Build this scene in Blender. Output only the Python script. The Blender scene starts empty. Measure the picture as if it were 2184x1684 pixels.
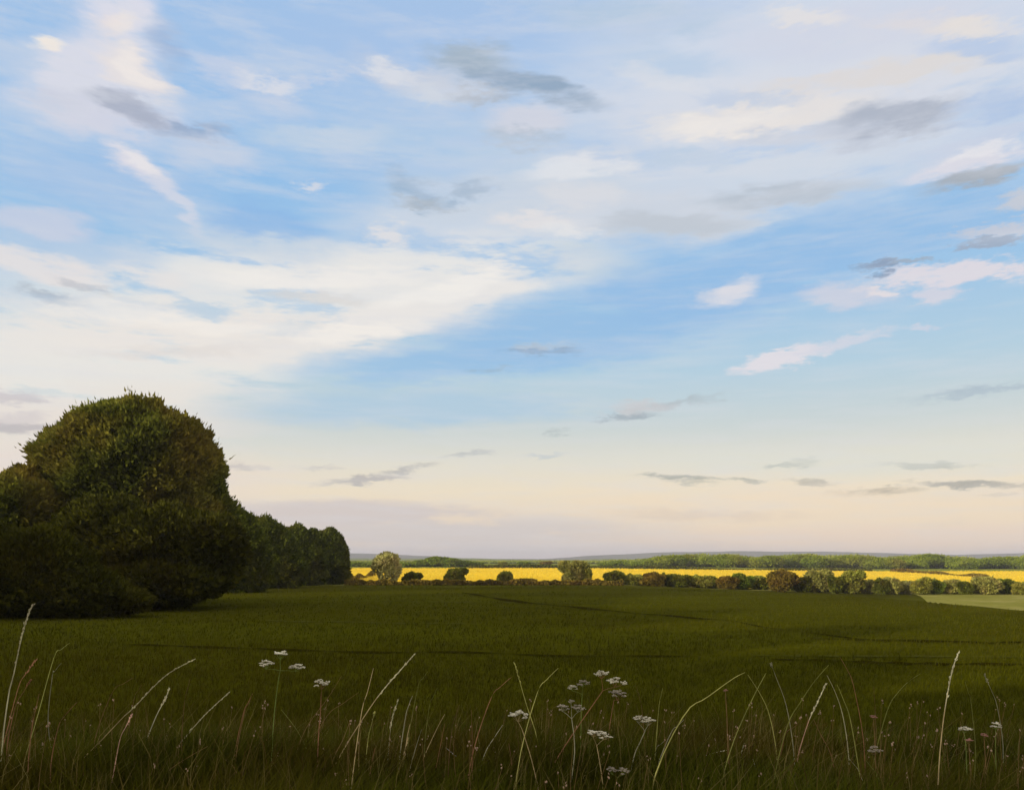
import bpy, math, random
import numpy as np
from mathutils import Vector, Matrix
R = math.radians
random.seed(7)
C = bpy.context.scene.collection

# ------------------------------------------------------------------ camera
F = 800.0            # focal length in pixels of a 1024 px wide frame
HV = 560.0           # the true horizon (eye level) sits on this row of 789
sc = bpy.context.scene
cam_d = bpy.data.cameras.new('camera'); cam = bpy.data.objects.new('camera', cam_d); C.objects.link(cam)
cam_d.sensor_width = 36; cam_d.lens = 36 * F / 1024; cam_d.clip_start = 0.05; cam_d.clip_end = 30000
cam.location = (0, 0, 0); cam.rotation_euler = (R(90), 0, 0)
cam_d.shift_y = (HV - 789 / 2) / 1024
sc.camera = cam
sc.view_settings.view_transform = 'Standard'; sc.view_settings.look = 'None'
sc.view_settings.exposure = 0.0; sc.view_settings.gamma = 1.0
sc.cycles.volume_bounces = 0
sc.cycles.transparent_max_bounces = 16

# ------------------------------------------------------------------ sun and sky
SUN_AZ, SUN_EL, SUN_S = -124.0, 10.0, 3.6       # degrees from the view direction (+Y), clockwise positive
sd = Vector((math.sin(R(SUN_AZ)) * math.cos(R(SUN_EL)), math.cos(R(SUN_AZ)) * math.cos(R(SUN_EL)), math.sin(R(SUN_EL))))
sl = bpy.data.lights.new('sun', 'SUN'); sun = bpy.data.objects.new('sun', sl); C.objects.link(sun)
sl.energy = SUN_S; sl.angle = R(0.6); sl.color = (1.0, 0.86, 0.66)
sun.rotation_euler = sd.to_track_quat('Z', 'Y').to_euler(); sun.location = (0, 0, 60)

def lin(c):
    return [((v / 255) / 12.92 if v / 255 <= 0.04045 else ((v / 255 + 0.055) / 1.055) ** 2.4) for v in c]

W = bpy.data.worlds.new('World'); sc.world = W; W.use_nodes = True
nt = W.node_tree; N = nt.nodes; L = nt.links; N.clear()
def nd(t, **k):
    n = N.new(t)
    for a, b in k.items(): setattr(n, a, b)
    return n
def math_(op, a, b=None):
    n = nd('ShaderNodeMath', operation=op)
    for i, v in enumerate((a, b)):
        if v is None: continue
        if isinstance(v, (int, float)): n.inputs[i].default_value = v
        else: L.new(v, n.inputs[i])
    return n.outputs[0]
def maprange(v, a, b, c, d, kind='LINEAR'):
    n = nd('ShaderNodeMapRange', interpolation_type=kind)
    L.new(v, n.inputs['Value'])
    for k, q in zip(('From Min', 'From Max', 'To Min', 'To Max'), (a, b, c, d)): n.inputs[k].default_value = q
    return n.outputs[0]
def mixc(f, a, b):
    n = nd('ShaderNodeMix', data_type='RGBA')
    for i, v in ((0, f), (6, a), (7, b)):
        if isinstance(v, (int, float)): n.inputs[i].default_value = v
        elif isinstance(v, (list, tuple)): n.inputs[i].default_value = (*v[:3], 1)
        else: L.new(v, n.inputs[i])
    return n.outputs[2]
tc = nd('ShaderNodeTexCoord'); sep = nd('ShaderNodeSeparateXYZ'); L.new(tc.outputs['Generated'], sep.inputs[0])
az = math_('MULTIPLY', math_('ARCTAN2', sep.outputs[0], sep.outputs[1]), 57.29578)
el = math_('MULTIPLY', math_('ARCSINE', sep.outputs[2]), 57.29578)
def noise3(sx, sy, sz, scale, detail, rough=0.55):
    m = nd('ShaderNodeMapping'); m.inputs['Scale'].default_value = (sx, sy, sz); L.new(tc.outputs['Generated'], m.inputs[0])
    n = nd('ShaderNodeTexNoise'); n.inputs['Scale'].default_value = scale; n.inputs['Detail'].default_value = detail
    n.inputs['Roughness'].default_value = rough; L.new(m.outputs[0], n.inputs['Vector']); return n
n1 = noise3(1, 1, 2.2, 3.6, 5); n2 = noise3(1, 1, 4.0, 15, 5, 0.62); n3 = noise3(1, 1, 5.0, 7, 7, 0.65)
s1 = nd('ShaderNodeSeparateColor'); L.new(n1.outputs['Color'], s1.inputs[0])
s2 = nd('ShaderNodeSeparateColor'); L.new(n2.outputs['Color'], s2.inputs[0])
hf = maprange(el, 0, 24, 0.16, 1.0)
def warp(base, a, b, ka, kb, f=None):
    w = math_('ADD', math_('MULTIPLY', math_('SUBTRACT', a, 0.5), ka), math_('MULTIPLY', math_('SUBTRACT', b, 0.5), kb))
    if f is not None: w = math_('MULTIPLY', w, f)
    return math_('ADD', base, w)
wx = warp(az, s1.outputs[0], s2.outputs[0], 7.0, 3.4, maprange(el, 0, 24, 0.5, 1.0))
wy = warp(el, s1.outputs[1], s2.outputs[1], 4.2, 2.6, hf)
wz = maprange(n3.outputs[0], 0.44, 0.65, 0.0, 1.1)
P = nd('ShaderNodeCombineXYZ'); L.new(wx, P.inputs[0]); L.new(wy, P.inputs[1]); L.new(wz, P.inputs[2])
n4 = noise3(1, 1, 3.2, 42, 5, 0.65); s4 = nd('ShaderNodeSeparateColor'); L.new(n4.outputs['Color'], s4.inputs[0])
n5 = noise3(1, 1, 3.5, 26, 6, 0.7)
P2 = nd('ShaderNodeCombineXYZ'); L.new(warp(warp(az, s2.outputs[0], s4.outputs[0], 3.4, 3.2), s1.outputs[0], s1.outputs[0], 3, 0), P2.inputs[0])
L.new(warp(warp(el, s2.outputs[1], s4.outputs[1], 1.3, 1.9, maprange(el, 0, 24, 0.4, 1.0)), s1.outputs[1], s1.outputs[1], 1.5, 0, hf), P2.inputs[1]); L.new(maprange(n5.outputs[0], 0.42, 0.68, 0.0, 1.0), P2.inputs[2])
def ang(x, y):                       # picture position on a 2184 px wide copy of the photo -> azimuth, elevation
    u = x * 0.46886; v = y * 0.46886
    d = Vector((u - 512, F, HV - v)).normalized()
    return math.degrees(math.atan2(d.x, d.y)), math.degrees(math.asin(d.z))
# clear sky behind the clouds
ramp = nd('ShaderNodeValToRGB'); L.new(maprange(warp(el, s1.outputs[1], s2.outputs[1], 1.5, 0.6, hf), 0, 60, 0, 1), ramp.inputs[0])
stops = [(-1, (198, 191, 194)), (0.4, (219, 207, 203)), (1.4, (230, 214, 200)), (2.9, (240, 222, 200)), (4.9, (244, 229, 203)), (6.8, (232, 227, 212)),
         (9.4, (207, 217, 217)), (13, (183, 211, 228)), (18.5, (157, 199, 235)), (26, (150, 194, 237)), (34, (166, 198, 236)), (46, (205, 208, 214))]
cr = ramp.color_ramp
for i, (e, c) in enumerate(stops):
    q = cr.elements[i] if i < 2 else cr.elements.new(max(e, 0) / 60)
    q.position = max(e, 0) / 60; q.color = (*lin(c), 1)
col = ramp.outputs[0]
# clouds, far to near: x1,y1,x2,y2 (long axis), half thickness, colour, cover, softness
LAV = (223, 228, 238); CRM = (247, 241, 232); WHT = (236, 235, 239); GRY = (170, 180, 194); WRM = (238, 228, 218)
clouds = [
 (-700, 820, 700, 735, 120, CRM, .8, .45), (-700, 930, 480, 890, 90, WRM, .85, .5), (-700, 1060, 560, 1010, 80, (240, 224, 212), .75, .5),
 (1250, 110, 2500, 20, 200, LAV, .78, .5), (1180, 250, 2400, 130, 95, (222, 225, 234), .78, .5), (1050, 400, 2000, 330, 75, (218, 224, 233), .8, .5),
 (1120, 470, 1640, 440, 50, (210, 216, 226), .7, .5), (980, 350, 1330, 380, 60, (206, 217, 230), .55, .5),
 (560, 310, 1250, 300, 55, (192, 212, 233), .6, .6), (620, 200, 1100, 230, 50, (188, 209, 234), .5, .6), (430, 120, 1250, 90, 70, (176, 202, 236), .4, .6),
 (0, 360, 420, 420, 60, (178, 201, 233), .5, .6), (560, 70, 1200, 60, 60, (172, 199, 235), .5, .6),
 (60, 600, 1260, 585, 80, CRM, .72, .45), (360, 560, 1190, 540, 52, (241, 238, 233), .8, .4), (0, 715, 1000, 680, 58, (242, 235, 228), .85, .45),
 (640, 730, 1190, 570, 40, (240, 236, 232), .85, .4), (760, 470, 1300, 480, 40, (221, 225, 232), .75, .5), (360, 480, 760, 520, 36, (205, 217, 230), .7, .5),
 (800, 410, 1300, 420, 45, (206, 216, 228), .6, .5), (1100, 560, 1400, 580, 30, (205, 217, 226), .55, .5),
 (0, 520, 330, 560, 40, (188, 208, 232), .6, .5),
 # open blue wedges
 (690, 795, 1500, 700, 42, (158, 198, 232), .85, .4), (900, 740, 1700, 600, 62, (153, 194, 232), .85, .45), (1250, 640, 1900, 500, 70, (150, 192, 233), .85, .4),
 (500, 868, 1300, 862, 34, (178, 207, 228), .8, .5), (1560, 520, 2200, 440, 48, (152, 193, 233), .8, .4), (380, 655, 520, 668, 14, (190, 212, 230), .8, .5),
 (430, 450, 680, 475, 26, (145, 188, 234), .75, .5), (690, 345, 860, 360, 28, (150, 192, 234), .6, .6),
 # top left cloud
 (180, -40, 330, 90, 75, (226, 226, 238), .95, .5), (60, 170, 360, 130, 85, (224, 225, 237), .95, .5), (20, 230, 400, 240, 55, (220, 223, 236), .9, .5),
 (75, 95, 150, 92, 17, CRM, .8, .6), (200, 30, 270, 62, 24, (238, 228, 226), .7, .6), (240, 90, 400, 215, 34, (238, 230, 228), .85, .5), (90, 265, 340, 262, 30, (212, 214, 230), .6, .6),
 (330, 60, 430, 150, 26, (160, 182, 216), .6, .6), (225, 205, 375, 262, 24, (168, 176, 196), .85, .55), (345, 275, 490, 290, 13, (152, 172, 202), .8, .6), (60, 215, 210, 225, 24, (196, 201, 220), .5, .6),
 (240, 310, 330, 400, 34, (228, 225, 234), .9, .5), (290, 390, 430, 480, 18, (214, 219, 234), .85, .5), (330, 300, 540, 350, 30, (205, 214, 232), .7, .5),
 (-40, 470, 170, 490, 26, (205, 212, 231), .8, .5), (-60, 545, 240, 615, 26, (238, 231, 228), .85, .45), (60, 620, 175, 660, 11, (172, 180, 192), .8, .6), (130, 600, 230, 628, 8, (184, 188, 198), .6, .7),
 (30, 640, 420, 672, 16, (186, 207, 228), .55, .6), (230, 585, 420, 620, 26, (236, 232, 230), .8, .5),
 # top middle
 (430, 130, 560, 170, 22, (205, 214, 234), .7, .6), (500, 190, 760, 150, 10, (200, 212, 234), .7, .6), (500, 215, 640, 245, 26, (205, 213, 232), .6, .6), (730, 115, 960, 195, 26, (206, 213, 228), .8, .55),
 (860, 165, 1060, 200, 30, (206, 212, 224), .7, .6), (900, 118, 1090, 135, 24, (166, 180, 190), .75, .6), (980, 145, 1290, 222, 27, (148, 170, 194), .92, .45), (960, 195, 1080, 205, 14, (172, 180, 190), .7, .6),
 (1030, 250, 1230, 260, 28, (220, 219, 228), .75, .5), (1040, 285, 1210, 300, 15, (178, 192, 208), .7, .6), (560, 300, 820, 290, 18, (198, 214, 232), .7, .6),
 (830, 375, 940, 440, 18, (150, 176, 202), .6, .6), (920, 432, 1060, 385, 13, (152, 176, 200), .6, .6), (850, 428, 960, 446, 8, (170, 180, 190), .6, .6),
 (640, 398, 700, 404, 10, (226, 226, 232), .7, .6), (800, 492, 880, 500, 15, (236, 232, 230), .8, .6), (560, 620, 800, 640, 10, (222, 218, 214), .6, .6), (150, 755, 560, 742, 9, (226, 219, 214), .6, .6),
 (560, 705, 690, 690, 16, (216, 223, 228), .7, .6), (1200, 330, 1400, 350, 28, (219, 222, 230), .6, .6),
 # right sheet
 (1150, 15, 1560, 10, 30, (178, 202, 226), .7, .6), (1320, 90, 1560, 130, 34, (182, 206, 232), .6, .6), (1560, 60, 2184, 40, 60, (216, 218, 232), .6, .5), (1850, 50, 2150, 60, 20, (232, 224, 222), .6, .6),
 (1390, 270, 1860, 228, 30, (236, 230, 226), .9, .45), (1600, 210, 2140, 130, 22, (228, 221, 216), .8, .5), (1480, 205, 1720, 220, 14, (190, 207, 232), .6, .6), (1980, 120, 2250, 90, 26, (180, 202, 234), .75, .5),
 (1780, 285, 2090, 225, 30, (174, 182, 198), .9, .5), (1560, 305, 1900, 300, 18, (196, 203, 218), .75, .6), (2040, 250, 2300, 190, 26, (170, 196, 232), .75, .5), (1960, 330, 2300, 270, 24, (206, 214, 232), .8, .5), (1360, 330, 1560, 345, 13, (186, 207, 230), .7, .6),
 (1500, 420, 1860, 392, 22, (186, 196, 208), .85, .5), (1280, 490, 1570, 455, 18, (196, 203, 212), .8, .5), (1150, 420, 1330, 430, 24, (226, 226, 230), .7, .5), (1070, 468, 1230, 475, 13, (234, 230, 230), .8, .6),
 (1960, 375, 2260, 318, 26, (226, 224, 233), .95, .4), (1990, 412, 2260, 350, 17, (168, 175, 184), .95, .45), (2120, 440, 2260, 420, 16, (206, 206, 212), .8, .5), (2020, 500, 2260, 478, 10, (205, 206, 216), .8, .5),
 (2030, 520, 2180, 510, 7, (160, 172, 192), .85, .5), (1820, 574, 1930, 566, 9, (138, 158, 186), .95, .45), (1900, 560, 2010, 553, 5, (162, 174, 190), .8, .6),
 (1860, 596, 2260, 566, 16, (228, 222, 229), .95, .4), (1700, 610, 1920, 628, 19, (212, 214, 228), .85, .45), (1840, 620, 1920, 626, 9, (234, 226, 228), .9, .6), (1950, 626, 2060, 622, 12, (222, 218, 228), .8, .5),
 (1480, 645, 1570, 600, 13, (206, 214, 230), .8, .7), (1505, 628, 1600, 592, 18, (226, 225, 232), .92, .6), (1570, 784, 1790, 735, 15, (230, 226, 232), .98, .35), (1700, 752, 1920, 700, 9, (216, 218, 230), .9, .45), (1950, 702, 2015, 692, 5, (205, 214, 230), .9, .5),
 (1400, 275, 1640, 262, 20, (246, 240, 234), .8, .6), (100, 665, 640, 700, 18, (250, 244, 236), .7, .6), (480, 590, 900, 575, 20, (250, 245, 238), .75, .5), (820, 640, 1130, 580, 18, (248, 244, 238), .8, .5),
 (660, 725, 900, 690, 14, (250, 244, 236), .8, .5), (1140, 370, 1360, 350, 22, (236, 237, 240), .7, .5), (90, 90, 150, 105, 20, (248, 238, 228), .8, .5), (270, 100, 370, 190, 20, (247, 239, 234), .8, .5), (220, 30, 290, 60, 18, (246, 236, 230), .7, .5),
 (260, 320, 320, 380, 20, (240, 236, 238), .8, .5), (1150, 490, 1280, 500, 12, (240, 238, 236), .6, .6), (500, 170, 620, 195, 14, (226, 228, 236), .7, .5), (770, 130, 880, 165, 14, (228, 230, 236), .7, .5), (850, 190, 960, 205, 14, (214, 222, 232), .6, .6),
 (1650, 15, 1800, 40, 16, (238, 232, 228), .7, .6), (2000, 70, 2160, 55, 16, (238, 230, 222), .7, .6), (1350, 130, 1500, 175, 22, (226, 228, 234), .6, .6), (2040, 335, 2184, 300, 12, (238, 236, 240), .8, .5),
 # low dark wisps
 (1085, 746, 1225, 741, 7, (140, 168, 198), .95, .4), (1015, 792, 1075, 787, 4, (158, 182, 202), .7, .5), (1100, 738, 1200, 731, 6, (190, 203, 215), .7, .5),
 (1275, 892, 1395, 884, 6, (156, 170, 180), .95, .4), (1340, 876, 1525, 845, 6, (176, 187, 193), .85, .45), (1300, 872, 1450, 862, 10, (208, 206, 208), .7, .5), (1960, 850, 2250, 815, 6, (172, 188, 202), .8, .5),
 (1170, 922, 1210, 918, 4, (186, 196, 196), .8, .5), (1625, 992, 1730, 988, 5, (164, 168, 164), .95, .35), (1700, 982, 1750, 975, 4, (184, 186, 178), .8, .5),
 (1900, 990, 2100, 993, 5, (170, 170, 162), .95, .4), (1370, 1018, 1550, 1022, 4.5, (176, 176, 166), .95, .4), (1430, 1030, 1530, 1032, 4, (196, 192, 178), .8, .5), (1570, 1022, 1640, 1026, 3.5, (176, 176, 164), .85, .5),
 (1690, 1024, 1800, 1028, 4.5, (186, 180, 166), .9, .5), (1780, 1052, 1960, 1042, 6, (180, 172, 158), .95, .45), (1960, 1028, 2210, 1036, 5.5, (170, 166, 156), .95, .4), (2110, 1056, 2180, 1052, 3, (196, 184, 166), .8, .5),
 (700, 1032, 860, 1018, 6, (190, 184, 180), .95, .4), (820, 1010, 935, 992, 5, (188, 185, 182), .85, .5), (970, 972, 1050, 966, 4.5, (196, 198, 196), .85, .5), (470, 993, 560, 995, 5, (208, 200, 194), .85, .5), (630, 995, 720, 997, 4, (214, 208, 200), .8, .5), (1130, 978, 1210, 968, 3.5, (196, 204, 208), .7, .5),
 (-80, 906, 125, 903, 9, (188, 182, 186), .9, .4), (-80, 832, 90, 842, 12, (206, 199, 202), .8, .45), (-80, 890, 100, 880, 9, (212, 204, 206), .7, .5),
 # mauve bank on the horizon
 (1250, 1085, 2600, 1090, 52, (248, 227, 198), .8, .5), (1450, 1150, 2600, 1150, 30, (243, 220, 199), .8, .5), (1350, 985, 2500, 960, 28, (226, 227, 216), .6, .6),
 (430, 1085, 1050, 1098, 22, (214, 204, 203), .85, .4), (520, 1140, 1330, 1130, 28, (215, 207, 205), .85, .5), (300, 1182, 1420, 1180, 17, (211, 206, 208), .8, .6), (1300, 1095, 1700, 1100, 8, (226, 207, 190), .6, .6), (1150, 1185, 2300, 1190, 6, (206, 196, 200), .4, .6),
]
for (x1, y1, x2, y2, h, c, op, soft) in clouds:
    a1, e1 = ang(x1, y1); a2, e2 = ang(x2, y2)
    cx, cy = (x1 + x2) / 2, (y1 + y2) / 2
    ca, ce = (a1 + a2) / 2, (e1 + e2) / 2
    _, eu = ang(cx, cy - h); _, ed = ang(cx, cy + h)
    q = nd('ShaderNodeVectorMath', operation='MULTIPLY_ADD'); L.new(col, q.inputs[0]); q.inputs[1].default_value = (1e-7, 1e-7, 1e-7); L.new((P2 if h < 17 else P).outputs[0], q.inputs[2])
    m = nd('ShaderNodeMapping', vector_type='TEXTURE'); L.new(q.outputs[0], m.inputs[0])      # q keeps the layers in order
    m.inputs['Location'].default_value = (ca, ce, 0)
    m.inputs['Rotation'].default_value = (0, 0, math.atan2(e2 - e1, a2 - a1))
    m.inputs['Scale'].default_value = (max(0.3, math.hypot(a2 - a1, e2 - e1) / 2 * 1.1), (eu - ed) / 2 * (1.5 if h < 17 else 1.25), 1.0 if h < 17 else 1.2)
    ln = nd('ShaderNodeVectorMath', operation='LENGTH'); L.new(m.outputs[0], ln.inputs[0])
    if h < 10 and y1 > 730: op *= .97 if y1 > 960 else .86; soft = min(.8, soft * 1.35); h *= 1.15
    f = maprange(ln.outputs['Value'], 1 - soft, 1 + soft * .7, op, 0.0, 'SMOOTHSTEP')
    col = mixc(f, col, lin(c))
col = mixc(math_('MULTIPLY', maprange(n3.outputs[0], 0.47, 0.66, 0.0, 0.42), maprange(el, 18, 25, 0, 1)), col, lin((224, 225, 232)))
# faint streaks of thin cirrus all over
nz = noise3(1, 1, 9, 9, 6, 0.6)
col = mixc(maprange(nz.outputs[0], 0.45, 0.8, 0.0, 0.35), col, lin((225, 226, 232)))
# out of the picture, round the sun and behind the camera, unseen bright cloud colour is added to warm the light
aa = math_('ABSOLUTE', az)
col = mixc(maprange(aa, 48, 85, 0.0, 0.85, 'SMOOTHSTEP'), col, lin((252, 232, 202)))
col = mixc(maprange(el, 36, 60, 0.0, 0.8, 'SMOOTHSTEP'), col, lin((236, 224, 206)))
# the physical sky, blended in and used for the same direction of the sun
sky = nd('ShaderNodeTexSky', sky_type='NISHITA'); sky.sun_disc = False
sky.sun_elevation = R(SUN_EL); sky.sun_rotation = R(SUN_AZ); sky.altitude = 60; sky.dust_density = 1.2
sc10 = nd('ShaderNodeVectorMath', operation='SCALE'); L.new(col, sc10.inputs[0]); sc10.inputs['Scale'].default_value = 10.0
mx = mixc(0.94, sky.outputs[0], sc10.outputs[0])
bg = nd('ShaderNodeBackground'); bg.inputs['Strength'].default_value = 0.1; L.new(mx, bg.inputs[0])
wo = nd('ShaderNodeOutputWorld'); L.new(bg.outputs[0], wo.inputs[0])
W.cycles.sampling_method = 'MANUAL'; W.cycles.sample_map_resolution = 512

# ------------------------------------------------------------------ helpers
def link(name, mesh, mat=None, parent=None, **props):
    o = bpy.data.objects.new(name, mesh); C.objects.link(o)
    if mat is not None: mesh.materials.append(mat)
    if parent is not None: o.parent = parent
    for k, v in props.items(): o[k] = v
    return o
def empty(name, loc, label, cat, group=None):
    o = bpy.data.objects.new(name, None); C.objects.link(o); o.location = loc; o.empty_display_size = .2
    o['label'] = label; o['category'] = cat
    if group: o['group'] = group
    return o
def mesh_np(name, verts, faces, var=None, smooth=False):
    """faces: list of int arrays (n,k)"""
    me = bpy.data.meshes.new(name); verts = np.asarray(verts, np.float32)
    me.vertices.add(len(verts)); me.vertices.foreach_set('co', verts.ravel())
    faces = [np.asarray(f, np.int32) for f in faces if len(f)]
    tot = np.concatenate([np.full(len(f), f.shape[1], np.int32) for f in faces])
    idx = np.concatenate([f.ravel() for f in faces])
    me.loops.add(len(idx)); me.loops.foreach_set('vertex_index', idx)
    me.polygons.add(len(tot)); st = np.zeros(len(tot), np.int32); st[1:] = np.cumsum(tot)[:-1]
    me.polygons.foreach_set('loop_start', st)
    if smooth: me.polygons.foreach_set('use_smooth', np.ones(len(tot), bool))
    if var is not None:
        a = me.attributes.new('var', 'FLOAT', 'FACE'); a.data.foreach_set('value', np.asarray(var, np.float32))
    me.update(calc_edges=True); return me
def mat_new(name):
    m = bpy.data.materials.new(name); m.use_nodes = True
    return m, m.node_tree, m.node_tree.nodes['Principled BSDF']
def ramp_set(r, stops):
    for i, (p, c) in enumerate(stops):
        q = r.color_ramp.elements[i] if i < 2 else r.color_ramp.elements.new(p)
        q.position = p; q.color = (*c, 1)
def foliage(name, dark, mid, light, warm=None, wscale=.3, transl=.25, seed=0.0, warm_amt=.6, clump=.55):
    """leaf colour varies leaf by leaf (attribute) and clump by clump (noise in the plant's own space)"""
    m, t, b = mat_new(name); n = t.nodes; l = t.links
    at = n.new('ShaderNodeAttribute'); at.attribute_name = 'var'
    tcn = n.new('ShaderNodeTexCoord')
    nz = n.new('ShaderNodeTexNoise'); nz.noise_dimensions = '4D'; nz.inputs['Scale'].default_value = clump; nz.inputs['Detail'].default_value = 4; nz.inputs['W'].default_value = seed
    l.new(tcn.outputs['Object'], nz.inputs['Vector'])
    a = n.new('ShaderNodeMath'); a.operation = 'MULTIPLY_ADD'; l.new(nz.outputs[0], a.inputs[0]); a.inputs[1].default_value = 1.7; a.inputs[2].default_value = -.62
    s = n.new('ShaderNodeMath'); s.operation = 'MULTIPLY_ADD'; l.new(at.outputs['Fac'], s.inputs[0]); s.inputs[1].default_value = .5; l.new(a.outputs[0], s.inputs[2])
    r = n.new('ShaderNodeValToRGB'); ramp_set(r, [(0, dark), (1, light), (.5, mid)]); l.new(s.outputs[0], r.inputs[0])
    out = r.outputs[0]
    if warm:
        nw = n.new('ShaderNodeTexNoise'); nw.noise_dimensions = '4D'; nw.inputs['Scale'].default_value = wscale; nw.inputs['Detail'].default_value = 5; nw.inputs['W'].default_value = seed + 3.3
        l.new(tcn.outputs['Object'], nw.inputs['Vector'])
        mr = n.new('ShaderNodeMapRange'); l.new(nw.outputs[0], mr.inputs[0]); mr.inputs[1].default_value = .46; mr.inputs[2].default_value = .66; mr.inputs[4].default_value = warm_amt
        mi = n.new('ShaderNodeMix'); mi.data_type = 'RGBA'; l.new(mr.outputs[0], mi.inputs[0]); l.new(out, mi.inputs[6]); mi.inputs[7].default_value = (*warm, 1); out = mi.outputs[2]
    l.new(out, b.inputs['Base Color']); b.inputs['Roughness'].default_value = .65; b.inputs['Specular IOR Level'].default_value = .03
    if transl:
        tr = n.new('ShaderNodeBsdfTranslucent'); l.new(out, tr.inputs[0]); ms = n.new('ShaderNodeMixShader'); ms.inputs[0].default_value = transl
        l.new(b.outputs[0], ms.inputs[1]); l.new(tr.outputs[0], ms.inputs[2]); l.new(ms.outputs[0], n['Material Output'].inputs[0])
    return m
def ground_mat(name, stops, scale=.12, detail=9, stretch=(1, 1, 1), bump=.4, fine=3.0):
    m, t, b = mat_new(name); n = t.nodes; l = t.links
    g = n.new('ShaderNodeNewGeometry'); mp = n.new('ShaderNodeMapping'); mp.inputs['Scale'].default_value = stretch; l.new(g.outputs['Position'], mp.inputs[0])
    a = n.new('ShaderNodeTexNoise'); a.inputs['Scale'].default_value = scale; a.inputs['Detail'].default_value = detail; a.inputs['Roughness'].default_value = .62; l.new(mp.outputs[0], a.inputs['Vector'])
    f = n.new('ShaderNodeTexNoise'); f.inputs['Scale'].default_value = fine; f.inputs['Detail'].default_value = 6; l.new(g.outputs['Position'], f.inputs['Vector'])
    ad = n.new('ShaderNodeMath'); ad.operation = 'MULTIPLY_ADD'; l.new(f.outputs[0], ad.inputs[0]); ad.inputs[1].default_value = .45; l.new(a.outputs[0], ad.inputs[2])
    mr = n.new('ShaderNodeMapRange'); l.new(ad.outputs[0], mr.inputs[0]); mr.inputs[1].default_value = .45; mr.inputs[2].default_value = 1.0
    r = n.new('ShaderNodeValToRGB'); ramp_set(r, stops); l.new(mr.outputs[0], r.inputs[0]); l.new(r.outputs[0], b.inputs['Base Color'])
    bp = n.new('ShaderNodeBump'); bp.inputs['Strength'].default_value = bump; bp.inputs['Distance'].default_value = .3; l.new(ad.outputs[0], bp.inputs['Height']); l.new(bp.outputs[0], b.inputs['Normal'])
    b.inputs['Roughness'].default_value = .95; b.inputs['Specular IOR Level'].default_value = 0
    return m
def plain(name, c, rough=.7, transl=0):
    m, t, b = mat_new(name); n = t.nodes; l = t.links
    tcn = n.new('ShaderNodeTexCoord'); a = n.new('ShaderNodeTexNoise'); a.inputs['Scale'].default_value = 9; a.inputs['Detail'].default_value = 4; l.new(tcn.outputs['Object'], a.inputs['Vector'])
    r = n.new('ShaderNodeValToRGB'); ramp_set(r, [(.3, tuple(v * .6 for v in c)), (.7, tuple(min(.9, v * 1.3) for v in c))]); l.new(a.outputs[0], r.inputs[0])
    l.new(r.outputs[0], b.inputs['Base Color']); b.inputs['Roughness'].default_value = rough; b.inputs['Specular IOR Level'].default_value = .2
    return m

# ------------------------------------------------------------------ terrain
def pl(x, pts): return np.interp(x, [p[0] for p in pts], [p[1] for p in pts])
LEFT = [(0, -1.55), (4, -1.5), (5.2, -1.52), (14, -3.1), (60, -3.4), (130, -4.02), (160, -4.25), (400, -3.1), (700, -3.0), (1200, -.6), (1700, 1.2), (2600, 0.0), (3600, -1.5), (6600, -1.5)]
RIGHT = [(0, -1.55), (4, -1.5), (5.2, -1.52), (14, -3.1), (50, -3.3), (90, -3.6), (130, -4.9), (170, -6.4), (400, -5.0), (700, -4.5), (1200, -2.5), (1800, -1), (2600, -1.5), (3600, -1.5), (6600, -1.5)]
EDGE = [(-200, 135), (300, 135), (347, 132), (422, 128), (610, 126), (700, 106), (797, 84), (914, 68), (1024, 53), (1250, 40), (1900, 34)]  # far edge of the dark crop field
def crest_u(u): return pl(u, EDGE)
def uyy(x, y):
    th = np.arctan2(x, y); c = np.cos(np.minimum(np.abs(th), R(58)))
    Rr = np.hypot(x, y); yy = Rr * c; u = 512 + F * np.sign(th) * np.tan(np.minimum(np.abs(th), R(58)))
    return u, yy
def zg(x, y):
    x = np.asarray(x, float); y = np.asarray(y, float)
    u, yy = uyy(x, y)
    w = np.clip((u - 560) / 350, 0, 1); w = w * w * (3 - 2 * w)
    z = pl(yy, LEFT) * (1 - w) + pl(yy, RIGHT) * w
    # beyond the crest on the right the ground drops into a shallow valley
    e = crest_u(u); t = np.clip((yy - e) / 30, 0, 1); t = t * t * (3 - 2 * t)
    drop = w * t * np.clip((150 - yy) / 90, 0, 1) * 2.9
    z = z - drop
    z = z + .05 * np.sin(x * .21 + 1.3) * np.sin(yy * .17) * np.clip(yy / 30, 0, 1) + .03 * np.sin(x * .9) * np.cos(y * .8)
    return z
def zgs(x, y): return float(zg(x, y))
def hit(x, y):                       # picture position (2184 px copy) -> where that line of sight meets the ground
    u = x * .46886; v = y * .46886; r = (v - HV) / F; k = (u - 512) / F
    d = np.geomspace(2, 900, 4000); z = zg(d * k, d); s = np.where(-z / d <= r)[0]
    dd = d[s[0]] if len(s) else 900
    return dd * k, dd, zgs(dd * k, dd)
ths = np.unique(np.concatenate([np.linspace(-180, -48, 34), np.linspace(-48, 48, 340), np.linspace(48, 180, 34)]))
def D_at(fn):                        # fn(u) gives depth; returned as radius per azimuth
    out = []
    for t in ths:
        tt = R(max(-58, min(58, t))); u = 512 + F * math.tan(tt); out.append(float(fn(u)) / math.cos(tt))
    return np.array(out)
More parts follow.
